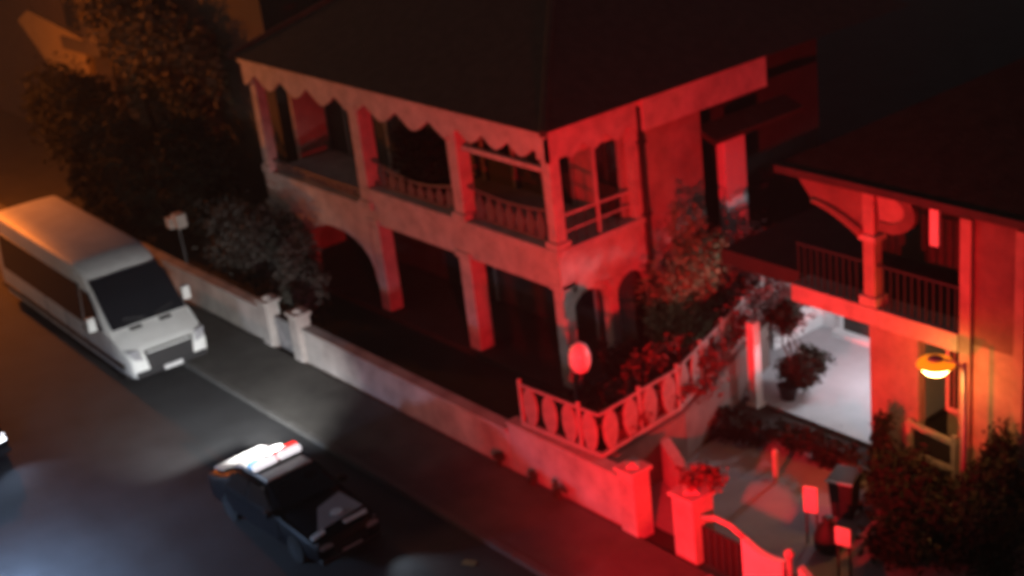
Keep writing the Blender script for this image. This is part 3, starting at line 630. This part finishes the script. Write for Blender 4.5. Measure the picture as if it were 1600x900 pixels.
def make_car(label, loc, rz):
    t = thing('police_car', label, 'police car', loc, rz, 'police cars on the road')
    st = [(0,.72,.30,.52,.62,.62), (-.08,.84,.24,.58,.78,.74), (-.5,.90,.22,.68,.90,.78), (-1.3,.92,.22,.84,.99,.80), (-1.45,.92,.22,.88,1.04,.78), (-1.95,.92,.22,.92,1.34,.70),
          (-2.25,.92,.22,.93,1.46,.66), (-3.2,.92,.22,.93,1.47,.66), (-3.7,.92,.22,.94,1.34,.68), (-4.2,.91,.24,.92,1.06,.74), (-4.65,.88,.26,.86,.99,.76), (-4.8,.78,.34,.74,.84,.66)]
    MB().loft([ring(*s) for s in st]).build('body', M['navy'], t, smooth=True, bevel=.03)
    MB().loft([[(-2.2,-.64,1.45),(-2.2,.64,1.45),(-2.2,.58,1.50),(-2.2,-.58,1.50)], [(-3.3,-.64,1.46),(-3.3,.64,1.46),(-3.3,.58,1.51),(-3.3,-.58,1.51)], [(-3.62,-.64,1.37),(-3.62,.64,1.37),(-3.62,.58,1.42),(-3.62,-.58,1.42)]]).build('roof_panel', M['vanpaint'], t, bevel=.01)
    MB().loft([[(-1.44,-.74,1.06),(-1.42,0,1.09),(-1.44,.74,1.06),(-1.5,0,1.0)], [(-2.18,-.62,1.44),(-2.16,0,1.475),(-2.18,.62,1.44),(-2.24,0,1.38)]]).build('windscreen', M['pane'], t)
    MB().loft([[(-4.18,-.7,1.08),(-4.2,0,1.11),(-4.18,.7,1.08),(-4.1,0,1.0)], [(-3.62,-.62,1.39),(-3.64,0,1.42),(-3.62,.62,1.39),(-3.55,0,1.3)]]).build('rear_window', M['pane'], t)
    for s in (-1, 1):
        MB().prism([(-1.62,s*.9,.97),(-2.75,s*.9,.97),(-2.75,s*.72,1.36),(-2.2,s*.72,1.36)], (0,s*.03,0)).build('side_window', M['pane'], t)
        MB().prism([(-2.83,s*.9,.97),(-3.75,s*.9,.97),(-3.4,s*.72,1.36),(-2.83,s*.72,1.36)], (0,s*.03,0)).build('side_window', M['pane'], t)
        dd = MB().box(-3.8,-1.5,min(s*.915,s*.935),max(s*.915,s*.935),.34,.86).build('door', M['navy'], t, bevel=.005)
        for x in (-2.6,-3.6): MB().bar((x,s*.945,.78), (x-.18,s*.945,.78), .03).build('door_handle', M['plastic'], dd)
        MB().box(-1.75,-1.58,min(s*.95,s*1.12),max(s*.95,s*1.12),.95,1.1).build('mirror', M['navy'], t, bevel=.03)
        MB().prism([(-.02,s*.46,.60),(-.04,s*.78,.60),(-.2,s*.82,.72),(-.12,s*.5,.73)], (.05,0,0)).build('headlight', M['e_head' if 'left edge' in label else 'lampglass'], t, bevel=.008)
        MB().box(-4.8,-4.72,min(s*.45,s*.76),max(s*.45,s*.76),.62,.78).build('tail_light', M['terr'], t)
    MB().loft([[(-4.22,-.68,1.075),(-4.22,.68,1.075),(-4.22,.66,1.09),(-4.22,-.66,1.09)],[(-4.64,-.68,1.0),(-4.64,.68,1.0),(-4.64,.66,1.02),(-4.64,-.66,1.02)]]).build('boot_light_patch', M['vanpaint'], t)  # white plate added to paint the light bar's glow on the boot
    hd = MB().prism([(-.30,-.62,.895),(-1.05,-.1,.975),(-1.22,.62,1.0),(-.42,.70,.91)], (0,0,.012)).build('bonnet_decal', M['decal'], t)
    MB().lathe((-.62,.12,.945), [(.15,0),(.15,.012)], 14).build('crest', M['white'], hd)
    MB().prism([(-.14,.02,.87),(-.14,.62,.87),(-.27,.66,.89),(-.27,.02,.89)], (0,0,.018)).build('bonnet_stripe', M['white'], hd)
    MB().prism([(-.20,-.82,.80),(-.20,-.48,.86),(-.34,-.48,.885),(-.34,-.82,.82)], (0,0,.03)).build('bonnet_stripe', M['white'], hd)
    MB().box(-.06,.03,-.45,.45,.42,.58).build('grille', M['plastic'], t); MB().box(.02,.045,-.26,.26,.3,.41).build('number_plate', M['plate'], t)
    MB().box(-.12,.06,-.84,.84,.24,.38).build('bumper', M['plastic'], t, bevel=.04)
    lb = MB().box(-2.95,-2.62,-.66,.66,1.54,1.58).build('light_bar', M['plastic'], t)
    for y in (-.5, .5): MB().box(-2.85,-2.72,y-.04,y+.04,1.51,1.545).build('mount', M['plastic'], lb)
    def pod(x0, x1, y0, y1, m): return MB().box(x0, x1, y0, y1, 1.582, 1.73).build('lens', m, lb, bevel=.03)
    pod(-2.94,-2.80,-.65,-.28,M['e_blue']); pod(-2.96,-2.78,.0,.66,M['e_red']); pod(-2.78,-2.62,-.65,-.02,M['e_white']); pod(-2.78,-2.62,.06,.65,M['e_white']); pod(-2.94,-2.80,-.24,-.02,M['plastic'])
    wheels(t, (-.92, -3.75), .82, .33)
    return t
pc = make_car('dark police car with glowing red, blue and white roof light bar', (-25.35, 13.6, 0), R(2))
lamp('light_bar_white', 'POINT', (-3.25, -.1, 1.84), 46, (1,.96,.93), .06, parent=pc)
lamp('light_bar_rear_white', 'SPOT', (-3.05, .2, 1.72), 3900, (1,.99,.97), .1, rot=(R(70),0,R(75)), size=R(80), blend=.9, parent=pc)
for s in (-.65, .65): lamp('headlight_beam', 'SPOT', (.12, s, .66), 60, (.75,.87,1), .07, rot=(R(74),0,R(-90)), size=R(70), blend=.9, parent=pc)
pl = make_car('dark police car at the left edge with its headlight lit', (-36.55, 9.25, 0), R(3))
for s in (-.65, .65): lamp('headlight_beam', 'SPOT', (.1, s, .72), 60, (.55,.70,1), .08, rot=(R(80),0,R(-90)), size=R(110), blend=.9, parent=pl)
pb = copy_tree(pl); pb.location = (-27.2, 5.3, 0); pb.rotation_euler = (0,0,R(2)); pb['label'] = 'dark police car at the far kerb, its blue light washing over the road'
for o in list(pb.children):
    if o.type == 'LIGHT': bpy.data.objects.remove(o)
lamp('light_bar_blue', 'SPOT', (-2.5, .4, 2.1), 5200, (.40,.62,1), .3, rot=(R(16),0,R(4)), size=R(166), blend=1.0, parent=pb)
ev_ = copy_tree(van0); ev_.location = (-15.0, 15.8, 0); ev_.rotation_euler = (0,0,R(90)); ev_['label'] = 'white emergency van turned across the road, its red roof beacon lighting the houses'; ev_['group'] = 'white vans'
lbar = MB().box(-3.1,-2.75,-.95,.95,2.86,2.92).build('light_bar', M['plastic'], ev_)
for y in (-.9,-.3,.3): MB().box(-3.08,-2.77,y,y+.55,2.922,3.04).build('lens', M['e_red'], lbar, bevel=.03)
lamp('beacon_red', 'SPOT', (-2.68, .92, 3.05), 14000, (1,.006,.014), .14, rot=(R(97),0,R(-57)), size=R(98), blend=1.0, parent=ev_)

# ------------------------------------------------------------------ neighbours up the road
HB = (-53, 24.6, 0)
h3 = thing('brown_house', 'plain brown house beyond the left end of the veranda house', 'house', HB)
MB().box(-58.6,-45.6,24.6,33,0,9.5).build('wall', M['brown'], h3, off=HB)
r = MB(); r.v = [(-59.2,24,9.5),(-45,24,9.5),(-45,33.5,9.5),(-59.2,33.5,9.5),(-55,29,12),(-49,29,12)]; r.f = [(0,1,5,4),(1,2,5),(2,3,4,5),(3,0,4),(3,2,1,0)]
r.build('roof', M['roof'], h3, off=HB)
HY = (-64, 24.4, 0)
h4 = thing('yellow_house', 'yellow walled house corner lit orange at the top left', 'house', HY)
MB().box(-76,-59.5,24.6,34,0,9).build('wall', M['dkwall'], h4, off=HY)
MB().prism([(-68.4,24.3,5.3),(-66.9,24.3,5.9),(-64.2,24.3,5.6),(-61.2,24.3,5.2),(-61.2,24.3,3.6),(-62.6,24.3,3.3),(-65.4,24.3,3.3)], (0,.28,0)).build('gable_wall', M['yellow'], h4, off=HY)
MB().box(-60.9,-58.9,24.25,24.58,5.0,9).build('pilaster', M['brown'], h4, off=HY)
MB().box(-63.4,-59.4,24.2,24.58,4.6,5.15).build('ledge', M['brown'], h4, off=HY)
MB().box(-63.0,-61.2,24.45,24.58,5.5,8.2).build('window', M['pane'], h4, off=HY)
MB().box(-76.3,-59.2,24.0,34.3,9,9.3).build('roof', M['roof'], h4, off=HY)

# ------------------------------------------------------------------ thin night haze round the whole place
hz = MB().box(-260, 100, -140, 220, -1.2, 18.6)
hm = bpy.data.materials.new('haze'); hm.use_nodes = True
hn = hm.node_tree.nodes; hn.remove(hn['Principled BSDF'])
pv = hn.new('ShaderNodeVolumePrincipled'); pv.inputs['Color'].default_value = (.9,.86,.82,1); pv.inputs['Density'].default_value = .0010; pv.inputs['Anisotropy'].default_value = .2
hm.node_tree.links.new(pv.outputs[0], hn['Material Output'].inputs['Volume'])
tag(hz.build('haze', hm), kind='stuff')
